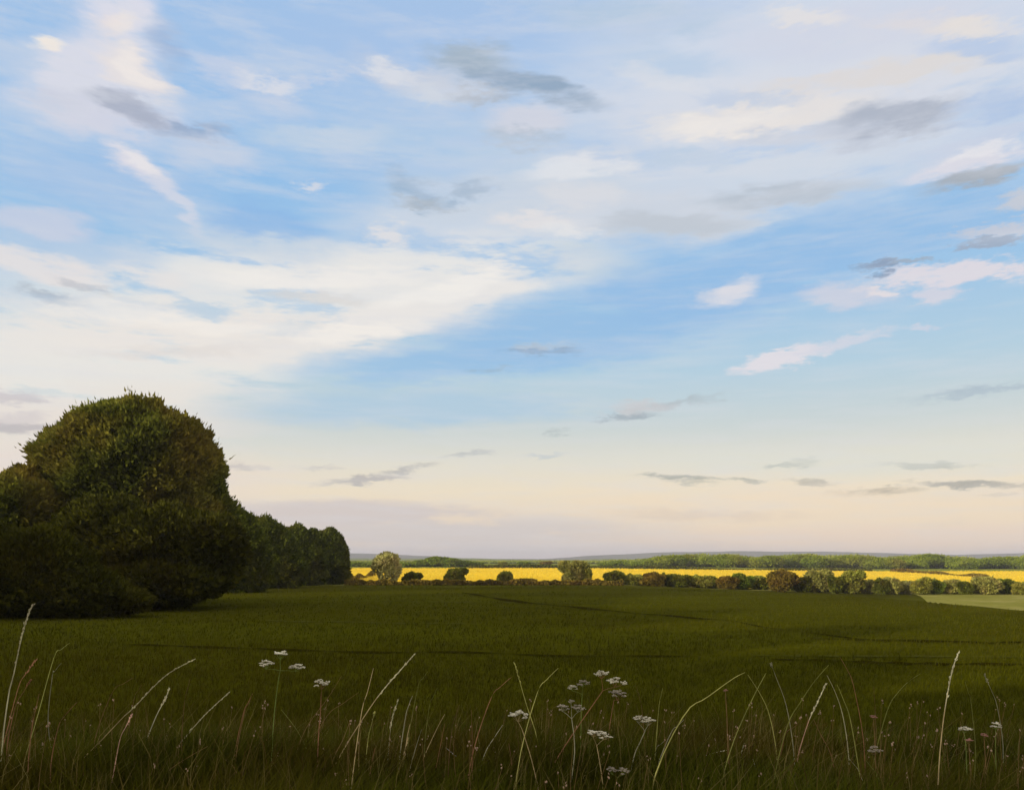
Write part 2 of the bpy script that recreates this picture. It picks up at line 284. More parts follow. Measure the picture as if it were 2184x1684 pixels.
def sheet(name, d0, d1, rows, mat, geo=True, **pr):
    A, B = D_at(d0), D_at(d1); V = []; n = len(ths)
    for j in range(rows + 1):
        s = j / rows
        Rr = A * (B / A) ** s if geo else A + (B - A) * s
        x = Rr * np.sin(np.radians(ths)); y = Rr * np.cos(np.radians(ths)); V.append(np.stack([x, y, zg(x, y)], 1))
    V = np.concatenate(V); j, i = np.meshgrid(np.arange(rows), np.arange(n - 1), indexing='ij')
    a = (j * n + i).ravel(); f = np.stack([a, a + 1, a + n + 1, a + n], 1)
    return link(name, mesh_np(name, V, [f], smooth=True), mat, kind='structure', **pr)
M_verge = ground_mat('verge_soil', [(0, (.036, .024, .003)), (.5, (.042, .036, .003)), (1, (.06, .055, .005))], .5, fine=6)
M_crop = ground_mat('crop_green', [(0, (.040, .040, .002)), (.45, (.060, .062, .003)), (.8, (.076, .082, .004)), (1, (.10, .105, .008))], .05, stretch=(.22, 1, 1), fine=1.6, bump=.7)
M_rape = ground_mat('rapeseed_yellow', [(0, (.70, .52, .06)), (.35, (.84, .60, .05)), (.75, (.88, .65, .06)), (1, (.84, .70, .12))], .03, stretch=(.25, 1, 1), fine=.5, bump=.3)
M_past = ground_mat('pasture_green', [(0, (.17, .18, .03)), (.5, (.26, .26, .06)), (1, (.40, .36, .16))], .08, fine=.8)
M_far = ground_mat('far_fields', [(0, (.13, .16, .02)), (.45, (.20, .24, .03)), (.75, (.30, .31, .06)), (1, (.40, .32, .08))], .006, stretch=(.35, 1, 1), fine=.05, bump=.1)
verge_edge = lambda u: 11.5
def crop_edge(u):
    t = min(1, max(0, (u - 912) / 36)); t = t * t * (3 - 2 * t); return (1 - t) * (133 if u > 600 else 135) + t * crest_u(u)
hedge_edge = lambda u: max(crest_u(u) + 4, 138 + (0 if u < 600 else min(1, (u - 600) / 300) * 4))
RAPE_TOP = [(-200, 350), (560, 350), (660, 340), (760, 370), (900, 385), (1300, 390)]
rape_far = lambda u: pl(u, RAPE_TOP)
sheet('verge_ground', lambda u: .25, verge_edge, 40, M_verge)
sheet('crop_field', verge_edge, crop_edge, 120, M_crop)
sheet('pasture', crop_edge, hedge_edge, 20, M_past)
sheet('rapeseed_field', hedge_edge, rape_far, 60, M_rape, geo=False)
sheet('far_farmland', rape_far, lambda u: 3300, 90, M_far)

# far hills on the horizon
def ridge(name, D, pts, depth, mat, seed):
    rng = np.random.RandomState(seed); us = np.linspace(-900, 1900, 260); top = pl(us, pts)
    nn = sum(np.sin(us * f + rng.rand() * 9) * a for f, a in ((.011, 1), (.031, .6), (.083, .3), (.21, .12)))
    h = (HV - top) / F * D + nn * D / F * .55
    rows = 9; V = []
    for j in range(rows):
        s = j / (rows - 1); k = math.sin(s * math.pi); y = D - depth * .5 + depth * s
        x = (us - 512) / F * y; V.append(np.stack([x, np.full_like(x, y), -3 + (h + 3) * k], 1))
    n = len(us); V = np.concatenate(V); j, i = np.meshgrid(np.arange(rows - 1), np.arange(n - 1), indexing='ij'); a = (j * n + i).ravel()
    return link(name, mesh_np(name, V, [np.stack([a, a + 1, a + n + 1, a + n], 1)], smooth=True), mat, kind='structure')
M_hill = ground_mat('far_hill_woods', [(0, (.03, .05, .03)), (.5, (.05, .075, .04)), (1, (.09, .11, .05))], .003, fine=.02, bump=.1)
M_hill2 = ground_mat('green_hill', [(0, (.10, .15, .04)), (.5, (.15, .20, .05)), (1, (.22, .24, .08))], .005, fine=.03, bump=.1)
ridge('far_hills', 5200, [(-900, 552), (348, 552.5), (400, 554), (470, 558), (540, 557.5), (590, 554.5), (660, 552), (740, 550.5), (840, 552), (900, 553.5), (960, 554), (1024, 552), (1900, 550)], 1100, M_hill, 3)
ridge('green_hills', 2700, [(-900, 557), (348, 557.3), (400, 558.3), (480, 557.8), (520, 559.4), (570, 560.5), (600, 559), (700, 559), (1024, 558), (1900, 558)], 700, M_hill2, 5)
gp = link('distant_plain', mesh_np('distant_plain', [(-6600, -6600, -9.4), (6600, -6600, -9.4), (6600, 6600, -3.2), (-6600, 6600, -3.2)], [[[0, 1, 2, 3]]]), M_far, kind='structure')

# tramlines and swales pressed into the crop
TR = []
def track(pts, wpx, name, mat):
    TR.append((np.array([hit(*p)[:2] for p in pts]), wpx))
    V = []; Q = []
    P2 = [np.array(hit(*p)) for p in pts]
    xs = np.linspace(0, len(P2) - 1, 60); A = np.array([[np.interp(x, range(len(P2)), [p[k] for p in P2]) for k in range(2)] for x in xs])
    for k, (x, y) in enumerate(A):
        w = wpx * (.6 + .4 * math.sin(k * .7)) * (y * y) / (F * 3.3) * min(1, k / 6 + .1, (59 - k) / 6 + .1)
        for s in (-.5, .5):
            xx, yy = x, y + s * w; V.append((xx, yy, zgs(xx, yy) + .03))
    for k in range(59): Q.append((2 * k, 2 * k + 2, 2 * k + 3, 2 * k + 1))
    return link(name, mesh_np(name, V, [Q]), mat, kind='structure')
M_track = ground_mat('tramline_soil', [(0, (.020, .018, .001)), (1, (.034, .030, .002))], .4, fine=4)
M_band = ground_mat('pale_crop_band', [(0, (.052, .056, .010)), (1, (.10, .105, .018))], .3, stretch=(.2, 1, 1), fine=4)
for k, (pts, w, m) in enumerate([([(985, 1262), (1060, 1276), (1200, 1292), (1360, 1308), (1550, 1322), (1700, 1346), (1850, 1364), (2184, 1374)], 2.6, M_track),
                 ([(1640, 1406), (1850, 1412), (2000, 1416), (2300, 1420)], 3.2, M_track), ([(260, 1374), (600, 1385), (1000, 1391), (1500, 1401)], 2.2, M_track),
                 ([(1750, 1362), (1950, 1368), (2300, 1366)], 1.6, M_track),
                 ([(1600, 1398), (1850, 1400), (2300, 1402)], 1.6, M_band), ([(560, 1322), (800, 1328), (1000, 1330)], 1.0, M_band), ([(700, 1280), (1100, 1284), (1300, 1286)], .7, M_band)]):
    track(pts, w, 'tramline' if m is M_track else 'crop_band', m)

# ------------------------------------------------------------------ vegetation builders
def leaf_cloud(lobes, n, size, rng, spiky=.5, shell=(.80, 1.06), aspect=.42, ground=None):
    """lobes: (cx,cy,cz,rx,ry,rz) -> leaf-sized pointed quads through the outer part of the crown"""
    lb = np.array(lobes, float); ar = (lb[:, 3] * lb[:, 5] + lb[:, 4] * lb[:, 5] + lb[:, 3] * lb[:, 4]); ar = ar / ar.sum()
    k = rng.choice(len(lb), int(n * 1.7), p=ar); d = rng.randn(len(k), 3); d /= np.linalg.norm(d, axis=1)[:, None]
    c = lb[k, :3]; r = lb[k, 3:]
    # lumps: small clumps of leaves standing out of the lobe
    ph = k * 1.7
    lump = 1 + .07 * np.sin(d[:, 0] * 7 + ph) * np.sin(d[:, 2] * 8 + ph * 2) + .045 * np.sin(d[:, 0] * 17 + d[:, 1] * 13 + ph) * np.sin(d[:, 2] * 19 - ph) 
    s = rng.uniform(shell[0], shell[1], len(k)) ** .8 * lump
    tf = np.sin(d[:, 0] * 31 + ph * 3) * np.sin(d[:, 1] * 29) * np.sin(d[:, 2] * 33 + ph); s = s * (1 + .07 * np.clip(tf, 0, 1) * rng.rand(len(k)))
    p = c + d * r * s[:, None]
    keep = np.ones(len(k), bool)
    for j in range(len(lb)):
        q = np.linalg.norm((p - lb[j, :3]) / lb[j, 3:], axis=1); keep &= ~((q < .78) & (k != j))
    if ground is not None: keep &= p[:, 2] > ground
    p = p[keep][:n]; d = d[keep][:n]; m = len(p)
    tw = rng.rand(m) < .16; cc = lb[k, :3][keep][:n]
    p = np.where(tw[:, None], cc + (p - cc) * (1 + rng.uniform(0, .065, m) * (1 + np.clip(np.sin(p[:, 0] * 2.1 / size ** .5) * np.sin(p[:, 1] * 2.3) * np.sin(p[:, 2] * 2.7 + 1), 0, 1)))[:, None], p)
    ax = d * spiky + np.array([0, 0, .35 * spiky]) + rng.randn(m, 3) * (1 - spiky) * np.where(tw, .25, .8)[:, None]; ax += tw[:, None] * np.array([0, 0, .2]); ax /= np.linalg.norm(ax, axis=1)[:, None]
    sd_ = np.cross(ax, rng.randn(m, 3)); sd_ /= np.linalg.norm(sd_, axis=1)[:, None] + 1e-9
    sz = size * rng.uniform(.55, 1.35, m)[:, None]
    asp = np.where(tw, aspect * .6, aspect)[:, None]; ln_ = np.where(tw, .95, .75)[:, None]
    V = np.stack([p - ax * sz * .4, p + sd_ * sz * asp, p + ax * sz * ln_, p - sd_ * sz * asp], 1).reshape(-1, 3)
    f = np.arange(m * 4).reshape(-1, 4)
    # denser variation along the lump pattern, plus leaf to leaf
    return V, f, rng.uniform(0, 1, m)
def ico(sub=3):
    import bmesh
    b = bmesh.new(); bmesh.ops.create_icosphere(b, subdivisions=sub, radius=1)
    v = np.array([x.co[:] for x in b.verts]); f = np.array([[q.index for q in x.verts] for x in b.faces]); b.free(); return v, f
IV, IFc = ico(3)
def crown_mesh(name, lobes, n, size, seed, spiky=.5, core=.8, aspect=.42, ground=None, shell=(.80, 1.06)):
    rng = np.random.RandomState(seed); V, f, var = leaf_cloud(lobes, n, size, rng, spiky, shell, aspect, ground)
    Vs = [V]; tri = []; off = len(V); vv = [var]
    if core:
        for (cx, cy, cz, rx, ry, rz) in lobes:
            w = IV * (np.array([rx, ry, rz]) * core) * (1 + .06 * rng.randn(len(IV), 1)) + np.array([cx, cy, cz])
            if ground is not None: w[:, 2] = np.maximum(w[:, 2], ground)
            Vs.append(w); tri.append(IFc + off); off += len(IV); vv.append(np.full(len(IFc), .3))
    fs = [f] + ([np.concatenate(tri)] if tri else [])
    return mesh_np(name, np.concatenate(Vs), fs, np.concatenate(vv))
def tube(V, Fq, pts, rad, seg=7):
    base = len(V); pts = [Vector(p) for p in pts]
    for i, p in enumerate(pts):
        t = (pts[min(i + 1, len(pts) - 1)] - pts[max(i - 1, 0)]).normalized(); a = t.orthogonal().normalized(); b = t.cross(a)
        for k in range(seg):
            q = 2 * math.pi * k / seg; V.append(tuple(p + (a * math.cos(q) + b * math.sin(q)) * rad[i]))
    for i in range(len(pts) - 1):
        for k in range(seg): Fq.append((base + i * seg + k, base + i * seg + (k + 1) % seg, base + (i + 1) * seg + (k + 1) % seg, base + (i + 1) * seg + k))
def trunk_mesh(name, h, r, lobes, seed, stems=1):
    rn = random.Random(seed); V = []; Q = []
    for s in range(stems):
        a = rn.uniform(0, 6.28); o = 0 if stems == 1 else r * 2.2
        b = Vector((math.cos(a) * o, math.sin(a) * o, -.25)); t = Vector((b.x * 2.2, b.y * 2.2, h))
        tube(V, Q, [b, b.lerp(t, .3) + Vector((r * .3, 0, 0)), b.lerp(t, .7), t], [r * 1.25, r, r * .8, r * .55])
    for (cx, cy, cz, rx, ry, rz) in lobes[:6]:
        s = Vector((0, 0, h * .75)); e = Vector((cx, cy, cz)); m = s.lerp(e, .5) + Vector((0, 0, -.05 * (e - s).length))
        tube(V, Q, [s, m, e], [r * .5, r * .3, r * .12], 5)
    return mesh_np(name, V, [Q], smooth=True)
M_bark = plain('bark', (.07, .05, .035), .9)
def plant(name, base, lobes, n, size, mat, label, cat, seed, group=None, trunk=(1.5, .2), stems=1, **kw):
    o = empty(name, base, label, cat, group)
    link('crown', crown_mesh('crown', lobes, n, size, seed, **kw), mat, o)
    link('trunk' if stems == 1 else 'stems', trunk_mesh('trunk', trunk[0], trunk[1], lobes, seed, stems), M_bark, o)
    return o
def lobed(w, h, dpt, rng, nl=6, low=.12):
    """irregular round bush w wide, h tall"""
    L_ = [(rng.uniform(-.06, .06) * w, 0, h * .44, w * .35, dpt * .38, h * .43)]; nl += 3
    for i in range(nl):
        a = 2 * math.pi * i / nl + rng.uniform(-.4, .4); q = rng.uniform(.12, .34); zz = rng.uniform(low + .1, .82)
        rr = rng.uniform(.13, .24)
        L_.append((math.cos(a) * w * q, math.sin(a) * dpt * q, h * zz, w * rr, dpt * rr, h * min(rr * 1.05, zz, 1 - zz)))
    return L_

# ------------------------------------------------------------------ the big trees and hedge on the left
DK, MD, LT = (.030, .040, .004), (.050, .058, .011), (.095, .105, .022)
M_big = foliage('big_tree_leaves', DK, (.10, .12, .013), (.30, .32, .05), warm=(.32, .23, .04), wscale=.16, seed=1, clump=.35)
M_low = foliage('shrub_leaves', (.026, .027, .002), (.050, .055, .004), (.11, .115, .012), warm=(.095, .066, .008), wscale=.13, seed=2, clump=.4, warm_amt=.45)
M_hedge = foliage('hedge_leaves', (.034, .046, .004), (.078, .10, .009), (.19, .23, .03), warm=(.14, .12, .018), wscale=.2, seed=5, clump=.45)
def at(x, v, d): # 2184 px copy -> world at depth d
    return ((x * .46886 - 512) / F * d, d, (HV - v * .46886) / F * d)
def left_plant(name, d, bx, outline, n, size, mat, label, cat, seed, deep=.8, trunk=(3, .3), stems=1, spiky=.6, ground=-.2):
    X0 = (bx * .46886 - 512) / F * d; z0 = zgs(X0, d); lobes = []
    for (x, y, rx, ry) in outline:                       # lobe centre and radii as seen, given real size at depth d
        s = d / F * .46886; px, _, pz = at(x, y, d)
        dy = (hash((x, y)) % 100 / 100 - .5) * rx * s * .5
        lobes.append((px - X0, dy, pz - z0, rx * s, rx * s * deep, ry * s))
    return plant(name, (X0, d, z0), lobes, n, size, mat, label, cat, seed, trunk=trunk, stems=stems, spiky=spiky, ground=ground)
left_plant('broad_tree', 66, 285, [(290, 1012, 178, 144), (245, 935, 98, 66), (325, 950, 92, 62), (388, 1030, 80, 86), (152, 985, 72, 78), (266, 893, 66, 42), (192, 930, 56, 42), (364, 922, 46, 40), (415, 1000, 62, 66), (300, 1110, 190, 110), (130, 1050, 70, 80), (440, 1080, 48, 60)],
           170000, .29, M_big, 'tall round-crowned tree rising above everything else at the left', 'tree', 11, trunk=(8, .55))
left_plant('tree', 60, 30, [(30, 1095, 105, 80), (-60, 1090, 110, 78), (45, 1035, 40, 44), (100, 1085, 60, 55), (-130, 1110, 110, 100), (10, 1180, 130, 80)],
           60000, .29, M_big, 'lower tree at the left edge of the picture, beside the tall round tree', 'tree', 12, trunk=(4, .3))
left_plant('shrub', 56, 330, [(330, 1175, 140, 95), (230, 1150, 110, 90), (420, 1170, 100, 80), (160, 1190, 110, 85), (340, 1240, 150, 50), (215, 1235, 130, 60)],
           60000, .28, M_low, 'dark brownish shrub filling the foot of the tall round tree', 'shrub', 13, trunk=(2, .12), stems=5)
left_plant('shrub', 47, 60, [(60, 1235, 150, 80), (-60, 1220, 140, 100), (170, 1265, 110, 50), (250, 1280, 70, 28), (-160, 1230, 120, 110), (90, 1200, 90, 70)],
           60000, .24, M_low, 'dark shrub nearest the verge in the lower left corner of the hedge', 'shrub', 14, trunk=(1.5, .1), stems=5)
left_plant('shrub', 92, 490, [(490, 1155, 62, 75), (500, 1228, 76, 42), (455, 1175, 70, 80), (520, 1165, 50, 62), (500, 1205, 60, 50)], 36000, .30, M_hedge, 'green shrub leaning against the right flank of the tall round tree', 'shrub', 15, trunk=(2, .12), stems=4)
left_plant('shrub', 112, 560, [(560, 1165, 48, 62), (560, 1222, 62, 34), (600, 1215, 50, 40), (540, 1200, 45, 48), (590, 1180, 42, 56), (545, 1130, 26, 28)], 30000, .32, M_hedge, 'pointed green shrub, second from the right flank of the tall tree', 'shrub', 16, trunk=(2, .12), stems=4)
left_plant('shrub', 128, 630, [(630, 1175, 45, 54), (632, 1218, 60, 36), (655, 1190, 42, 46), (605, 1195, 36, 44), (665, 1165, 30, 36)], 26000, .34, M_hedge, 'green shrub one before the rounded end of the left hedge', 'shrub', 17, trunk=(2, .12), stems=4)
left_plant('shrub', 139, 700, [(698, 1183, 38, 54), (700, 1218, 46, 34), (712, 1190, 30, 50), (680, 1185, 32, 48), (708, 1160, 24, 30)], 26000, .36, M_hedge, 'rounded dark green shrub ending the left hedge beside the yellow field', 'shrub', 18, trunk=(2, .12), stems=4)
# unseen trees added outside the frame, left and behind, to shade the verge
for i, (x, y, s) in enumerate([(-46, 32, 1.05), (-43, 22, .95), (-40, 12, 1.0), (-38, 2, 1.05), (-37, -8, 1.0), (-36, -18, 1.1), (-37, -29, 1.0), (-54, 44, .55), (-50, 6, 1.2), (-49, -14, 1.2), (-30, -38, 1.1), (-19, -44, 1.15), (-8, -48, 1.1), (4, -50, 1.2), (16, -49, 1.1), (28, -46, 1.15)]):
    h = 11.5 * s; rg = np.random.RandomState(60 + i)
    plant('broad_tree', (x, y, zgs(x, y)), lobed(12 * s, h, 12 * s, rg), 9000, .55, M_big, 'unseen round tree added outside the frame to cast shade', 'tree', 70 + i, group='unseen trees added to shade the verge', trunk=(5, .35))

# ------------------------------------------------------------------ hedgerow bushes across the middle distance
def fm(name, base, warm=None, seed=0, amt=.5):
    return foliage(name, tuple(v * .4 for v in base), base, tuple(min(.8, v * 2.1) for v in base), warm=warm, wscale=.5, seed=seed, clump=.9, warm_amt=amt)
M_dk = fm('bush_dark', (.12, .14, .016), (.16, .11, .02), 21); M_ol = fm('bush_olive', (.24, .26, .04), (.34, .26, .06), 22, .5)
M_gy = fm('bush_grey_olive', (.31, .31, .08), (.42, .31, .11), 23, .6); M_tan = fm('blossom_tan', (.44, .42, .16), (.58, .44, .22), 24, .6)
M_br = fm('bush_brown', (.18, .14, .022), (.23, .13, .03), 25); M_gr = fm('bush_green', (.15, .21, .02), (.20, .18, .03), 26, .4)
def bush(x, top, basey, w, mat, label, cat='bush', name='bush', d=134, n=3600, seed=0, stems=4, low=.12, spiky=.5, core=.68, size=.36):
    k = (x * .46886 - 512) / F; X = k * d; z0 = zgs(X, d); s = d / F * .46886
    zt = (HV - top * .46886) / F * d; h = max(.9, zt - z0); ww = w * s
    rg = np.random.RandomState(200 + seed)
    return plant(name, (X, d, z0), lobed(ww, h, ww * .9, rg, 7, low), n, size, mat, label, cat, 300 + seed, 'bushes of the far hedgerow' if name == 'bush' else None, trunk=(h * .35, .05 + .03 * h), stems=stems, spiky=spiky, core=core)
bs = [ # x, top, base, width, material, label
 (826, 1179, 1240, 64, M_tan, 'pale tan blossoming tree at the right end of the left hedge', 'tree', 'tree', 133, 3000, .3),
 (880, 1222, 1245, 42, M_dk, 'low dark bush right after the pale blossoming tree'),
 (972, 1213, 1248, 44, M_dk, 'round dark bush standing alone before the left yellow field'),
 (1075, 1219, 1248, 38, M_ol, 'small round bush midway along the yellow field, before the greyish tree'),
 (1112, 1238, 1250, 60, M_br, 'low brownish bush joined to the right of the midway round bush'),
 (1222, 1197, 1245, 58, M_gy, 'tall greyish olive tree splitting the yellow field', 'tree', 'tree', 134, 3800, .7),
 (1248, 1205, 1245, 34, M_ol, 'darker slim bush touching the right side of the greyish tree'),
 (1308, 1218, 1247, 44, M_dk, 'dark round bush starting the continuous hedge'),
 (1353, 1228, 1248, 46, M_ol, 'low olive bush, second of the continuous hedge'),
 (1392, 1220, 1248, 52, M_br, 'brownish rounded bush, third of the continuous hedge'),
 (1445, 1226, 1250, 62, M_dk, 'broad dark bush, fourth of the continuous hedge'),
 (1500, 1228, 1252, 58, M_ol, 'broad olive bush below the far wood, fifth of the continuous hedge'),
 (1552, 1230, 1254, 46, M_br, 'small brown bush just left of the green flat-topped bush'),
 (1580, 1225, 1256, 54, M_gr, 'green bush left of the tallest dark bush of the hedge'),
 (1625, 1232, 1258, 44, M_dk, 'low dark bush tucked left under the tallest dark bush'),
 (1668, 1212, 1262, 66, M_br, 'tallest bush of the hedge, dark brown on top'),
 (1712, 1234, 1262, 40, M_dk, 'low dark bush between the tallest bush and the broad green one'),
 (1746, 1219, 1265, 66, M_gy, 'broad pale olive bush right of the tallest bush'),
 (1784, 1232, 1266, 32, M_dk, 'narrow dark bush between the two broad pale bushes'),
 (1818, 1221, 1270, 60, M_ol, 'broad olive bush with a domed green top, right of the pale one'),
 (1853, 1240, 1272, 36, M_gy, 'small pale grey bush at the foot of the domed olive bush'),
 (1880, 1237, 1272, 34, M_dk, 'narrow dark bush right of the small pale grey bush'),
 (1902, 1234, 1275, 50, M_gy, 'rounded greyish bush above the tip of the pale pasture'),
 (1932, 1246, 1277, 34, M_tan, 'small tan-pink bush above the tip of the pale pasture'),
 (1966, 1235, 1279, 50, M_ol, 'rounded olive bush behind the pale pasture, right of the tan one'),
 (1998, 1243, 1280, 34, M_gr, 'narrow bright green bush between two rounded bushes'),
 (2028, 1238, 1280, 54, M_gy, 'rounded brown-grey bush, second from the right edge clump'),
 (2062, 1245, 1280, 32, M_dk, 'narrow dark bush left of the largest bush at the right edge'),
 (2104, 1229, 1280, 74, M_gy, 'largest rounded bush near the right edge of the picture'),
 (2150, 1236, 1280, 40, M_gr, 'dark green bush beside the right edge of the picture'),
 (2186, 1243, 1278, 54, M_ol, 'olive bush cut by the right edge of the picture'),
]
for i, b in enumerate(bs):
    x, top, by, w, m, lab = b[:6]
    top -= 2 if x < 1600 else 4
    if len(b) > 6: bush(x, top, by, w * 1.05, m, lab, b[6], b[7], b[8], b[9], i, 1, spiky=.7, core=.45 if m is M_tan else .75)
    else: bush(x, top, by, w * 1.05, m, lab, d=134 + (i % 3) * 1.2 - (3 if x > 1650 else 0), seed=i)
# low ragged hedge bottom running the whole way
def low_hedge(name, pts, d, hgt, n, size, mat, label, seed, w=1.2):
    rng = np.random.RandomState(seed); us = np.array([p[0] for p in pts]) * .46886
    u = rng.uniform(us[0], us[-1], n); dd = d + rng.uniform(-w, w, n); x = (u - 512) / F * dd
    hh = hgt * (.72 + .22 * np.sin(u * .13) * np.sin(u * .053 + 2) + .12 * np.sin(u * .41 + 2 * np.sin(u * .17)) + .08 * rng.rand(n)); z = zg(x, dd) + rng.rand(n) ** .8 * np.maximum(hh, .3)
    p = np.stack([x, dd, z], 1); ax = rng.randn(n, 3); ax[:, 2] = abs(ax[:, 2]) + .3; ax /= np.linalg.norm(ax, axis=1)[:, None]; s = np.cross(ax, rng.randn(n, 3)); s /= np.linalg.norm(s, axis=1)[:, None]
    V = np.stack([p - ax * size * .5, p + s * size * .4, p + ax * size * .7, p - s * size * .4], 1).reshape(-1, 3)
    o = link(name, mesh_np(name, V, [np.arange(n * 4).reshape(-1, 4)], rng.rand(n)), mat); o['label'] = label; o['category'] = 'hedge'; return o
low_hedge('hedge', [(735, 0), (1330, 0)], 132, 1.0, 12000, .3, M_br, 'low dark ragged hedge under the isolated bushes along the yellow field', 91)
low_hedge('hedge', [(1290, 0), (2330, 0)], 137, 2.3, 30000, .34, M_ol, 'dense dark undergrowth joining the bushes of the right-hand hedge', 92, 1.6)
# brown hedge stubs on the field borders
def line_hedge(p, q, hgt, n, size, mat, label, seed, d0, d1):
    rng = np.random.RandomState(seed); t = rng.rand(n); u = (p[0] + (q[0] - p[0]) * t) * .46886; d = d0 + (d1 - d0) * t + rng.uniform(-1.5, 1.5, n); x = (u - 512) / F * d
    z = zg(x, d) + rng.rand(n) * hgt * (.55 + .45 * np.sin(t * 5.3 + 1) * np.sin(t * 11.7)); P_ = np.stack([x, d, z], 1); ax = rng.randn(n, 3); ax /= np.linalg.norm(ax, axis=1)[:, None]; s = np.cross(ax, rng.randn(n, 3)); s /= np.linalg.norm(s, axis=1)[:, None]
    V = np.stack([P_ - ax * size * .5, P_ + s * size * .4, P_ + ax * size * .6, P_ - s * size * .4], 1).reshape(-1, 3)
    o = link('hedge', mesh_np('hedge', V, [np.arange(n * 4).reshape(-1, 4)], rng.rand(n)), mat); o['label'] = label; o['category'] = 'hedge'
line_hedge((735, 0), (800, 0), 1.8, 2500, .5, M_br, 'brown hedge stub between the left hedge and the pale blossoming tree', 93, 150, 215)
line_hedge((1900, 0), (2110, 0), 1.6, 4500, .8, M_br, 'thin brown hedge crossing the fields behind the right-hand bushes', 94, 376, 262)
line_hedge((1000, 0), (1860, 0), 1.6, 9000, .9, M_dk, 'thin dark hedge along the far edge of the yellow field', 95, 352, 386)
# flowers standing over the rape field
rng = np.random.RandomState(5); n = 60000; u = rng.uniform(300, 1100, n); d = hedge_edge(0) + (1 - 0) * 0
nearD = np.array([hedge_edge(a) for a in u]) + 2; farD = rape_far(u); t = rng.rand(n) ** 1.6; d = nearD + (farD - nearD) * t; x = (u - 512) / F * d
p = np.stack([x, d, zg(x, d) + rng.uniform(0, .3, n)], 1); s = (.14 + d * .0006)[:, None]; a = rng.randn(n, 3); a /= np.linalg.norm(a, axis=1)[:, None]; b = rng.randn(n, 3); b /= np.linalg.norm(b, axis=1)[:, None]
V = np.stack([p, p + a * s, p + b * s], 1).reshape(-1, 3)
M_rf = foliage('rape_flowers', (.72, .55, .05), (.84, .62, .05), (.90, .72, .08), seed=8, transl=.2, clump=.02)
o = link('rapeseed_flowers', mesh_np('rape', V, [np.arange(n * 3).reshape(-1, 3)], rng.rand(n)), M_rf); o['kind'] = 'stuff'; o['label'] = 'yellow rapeseed flowers covering the far field'; o['category'] = 'flowers'

# ------------------------------------------------------------------ far woods
def wood(name, spans, D, n, size, mat, label, seed, kind='stuff'):
    rng = np.random.RandomState(seed); lobes = []
    for (x, top, w, bs_) in spans:
        for r_ in range(2):
            d = D + rng.uniform(-14, 14) + r_ * 14; k = (x * .46886 - 512) / F; X = k * d; z0 = zgs(X, d); zt = (HV - top * .46886) / F * d; h = max(2, (zt - z0)); ww = w * d / F * .46886
            lobes.append((X, d, z0 + h * .5, ww * .55, ww * .5, h * .5)); 
            for q in range(4):
                lobes.append((X + rng.uniform(-.45, .45) * ww, d + rng.uniform(-.3, .3) * ww, z0 + h * rng.uniform(.35, .75), ww * .26, ww * .26, h * rng.uniform(.2, .26)))
    o = link(name, crown_mesh(name, lobes, n, size, seed, spiky=.35, core=.85), mat); o['label'] = label; o['category'] = 'wood'
    if kind: o['kind'] = kind
    return o
M_w1 = foliage('far_wood_leaves', (.08, .12, .010), (.18, .24, .020), (.34, .41, .045), warm=(.32, .27, .045), wscale=.04, seed=31, clump=.07, warm_amt=.5)
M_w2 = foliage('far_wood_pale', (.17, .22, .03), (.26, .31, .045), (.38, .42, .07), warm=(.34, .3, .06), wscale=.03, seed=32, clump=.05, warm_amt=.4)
rw = []; px = 1300
tops = [(1300, 1203), (1330, 1196), (1370, 1198), (1400, 1190), (1440, 1185), (1500, 1184), (1560, 1184), (1600, 1188), (1660, 1187), (1700, 1184), (1760, 1188), (1800, 1186), (1860, 1184), (1890, 1192), (1930, 1187), (1990, 1184), (2040, 1190), (2080, 1195), (2120, 1190), (2184, 1187), (2330, 1184), (2600, 1186)]
rr = random.Random(4)
while px < 2560:
    w = rr.uniform(30, 62); rw.append((px, pl(px, tops) + rr.uniform(-3, 5), w, 0)); px += w * .62
wood('distant_wood', rw, 470, 90000, 1.0, M_w1, 'long green wood along the skyline on the right', 41)
wood('distant_wood', [(x, pl(x, tops) - 3 + rr.uniform(-1, 3), 80, 0) for x in range(1330, 2600, 55)], 620, 30000, 1.5, M_w2, 'pale wood showing just above the long skyline wood on the right', 42)
wood('distant_wood', [(880, 1203, 34, 0), (905, 1194, 42, 0), (932, 1187, 48, 0), (962, 1191, 38, 0), (985, 1195, 34, 0), (1012, 1198, 28, 0), (760, 1200, 60, 0), (800, 1202, 50, 0), (850, 1203, 40, 0)], 400, 16000, .9, M_gr, 'small dark wood on the skyline behind the left part of the yellow field', 43)
wood('distant_wood', [(x, 1200 + (x % 7) * .5, 70, 0) for x in range(700, 1330, 45)], 760, 14000, 1.6, M_w2, 'low pale belt of trees on the skyline behind the middle of the yellow field', 44)
def fartree(x, top, w, D, mat, label, seed):
    k = (x * .46886 - 512) / F; X = k * D; z0 = zgs(X, D); zt = (HV - top * .46886) / F * D; h = max(2.5, zt - z0); ww = w * D / F * .46886
    plant('tree', (X, D, z0), lobed(ww, h, ww, np.random.RandomState(seed)), 1400, .8, mat, label, 'tree', seed, trunk=(h * .4, .25))
fartree(1074, 1197, 24, 440, M_ol, 'small round far tree above the midway bush, left of two on the skyline field', 501)
fartree(1118, 1198, 30, 440, M_gr, 'small far green tree on the skyline, middle of three behind the yellow field', 502)
fartree(1165, 1202, 28, 440, M_br, 'small brown far tree on the skyline, nearest the greyish tree', 503)
fartree(1232, 1194, 44, 520, M_w2, 'pale green far tree behind the greyish tree of the hedgerow', 504)

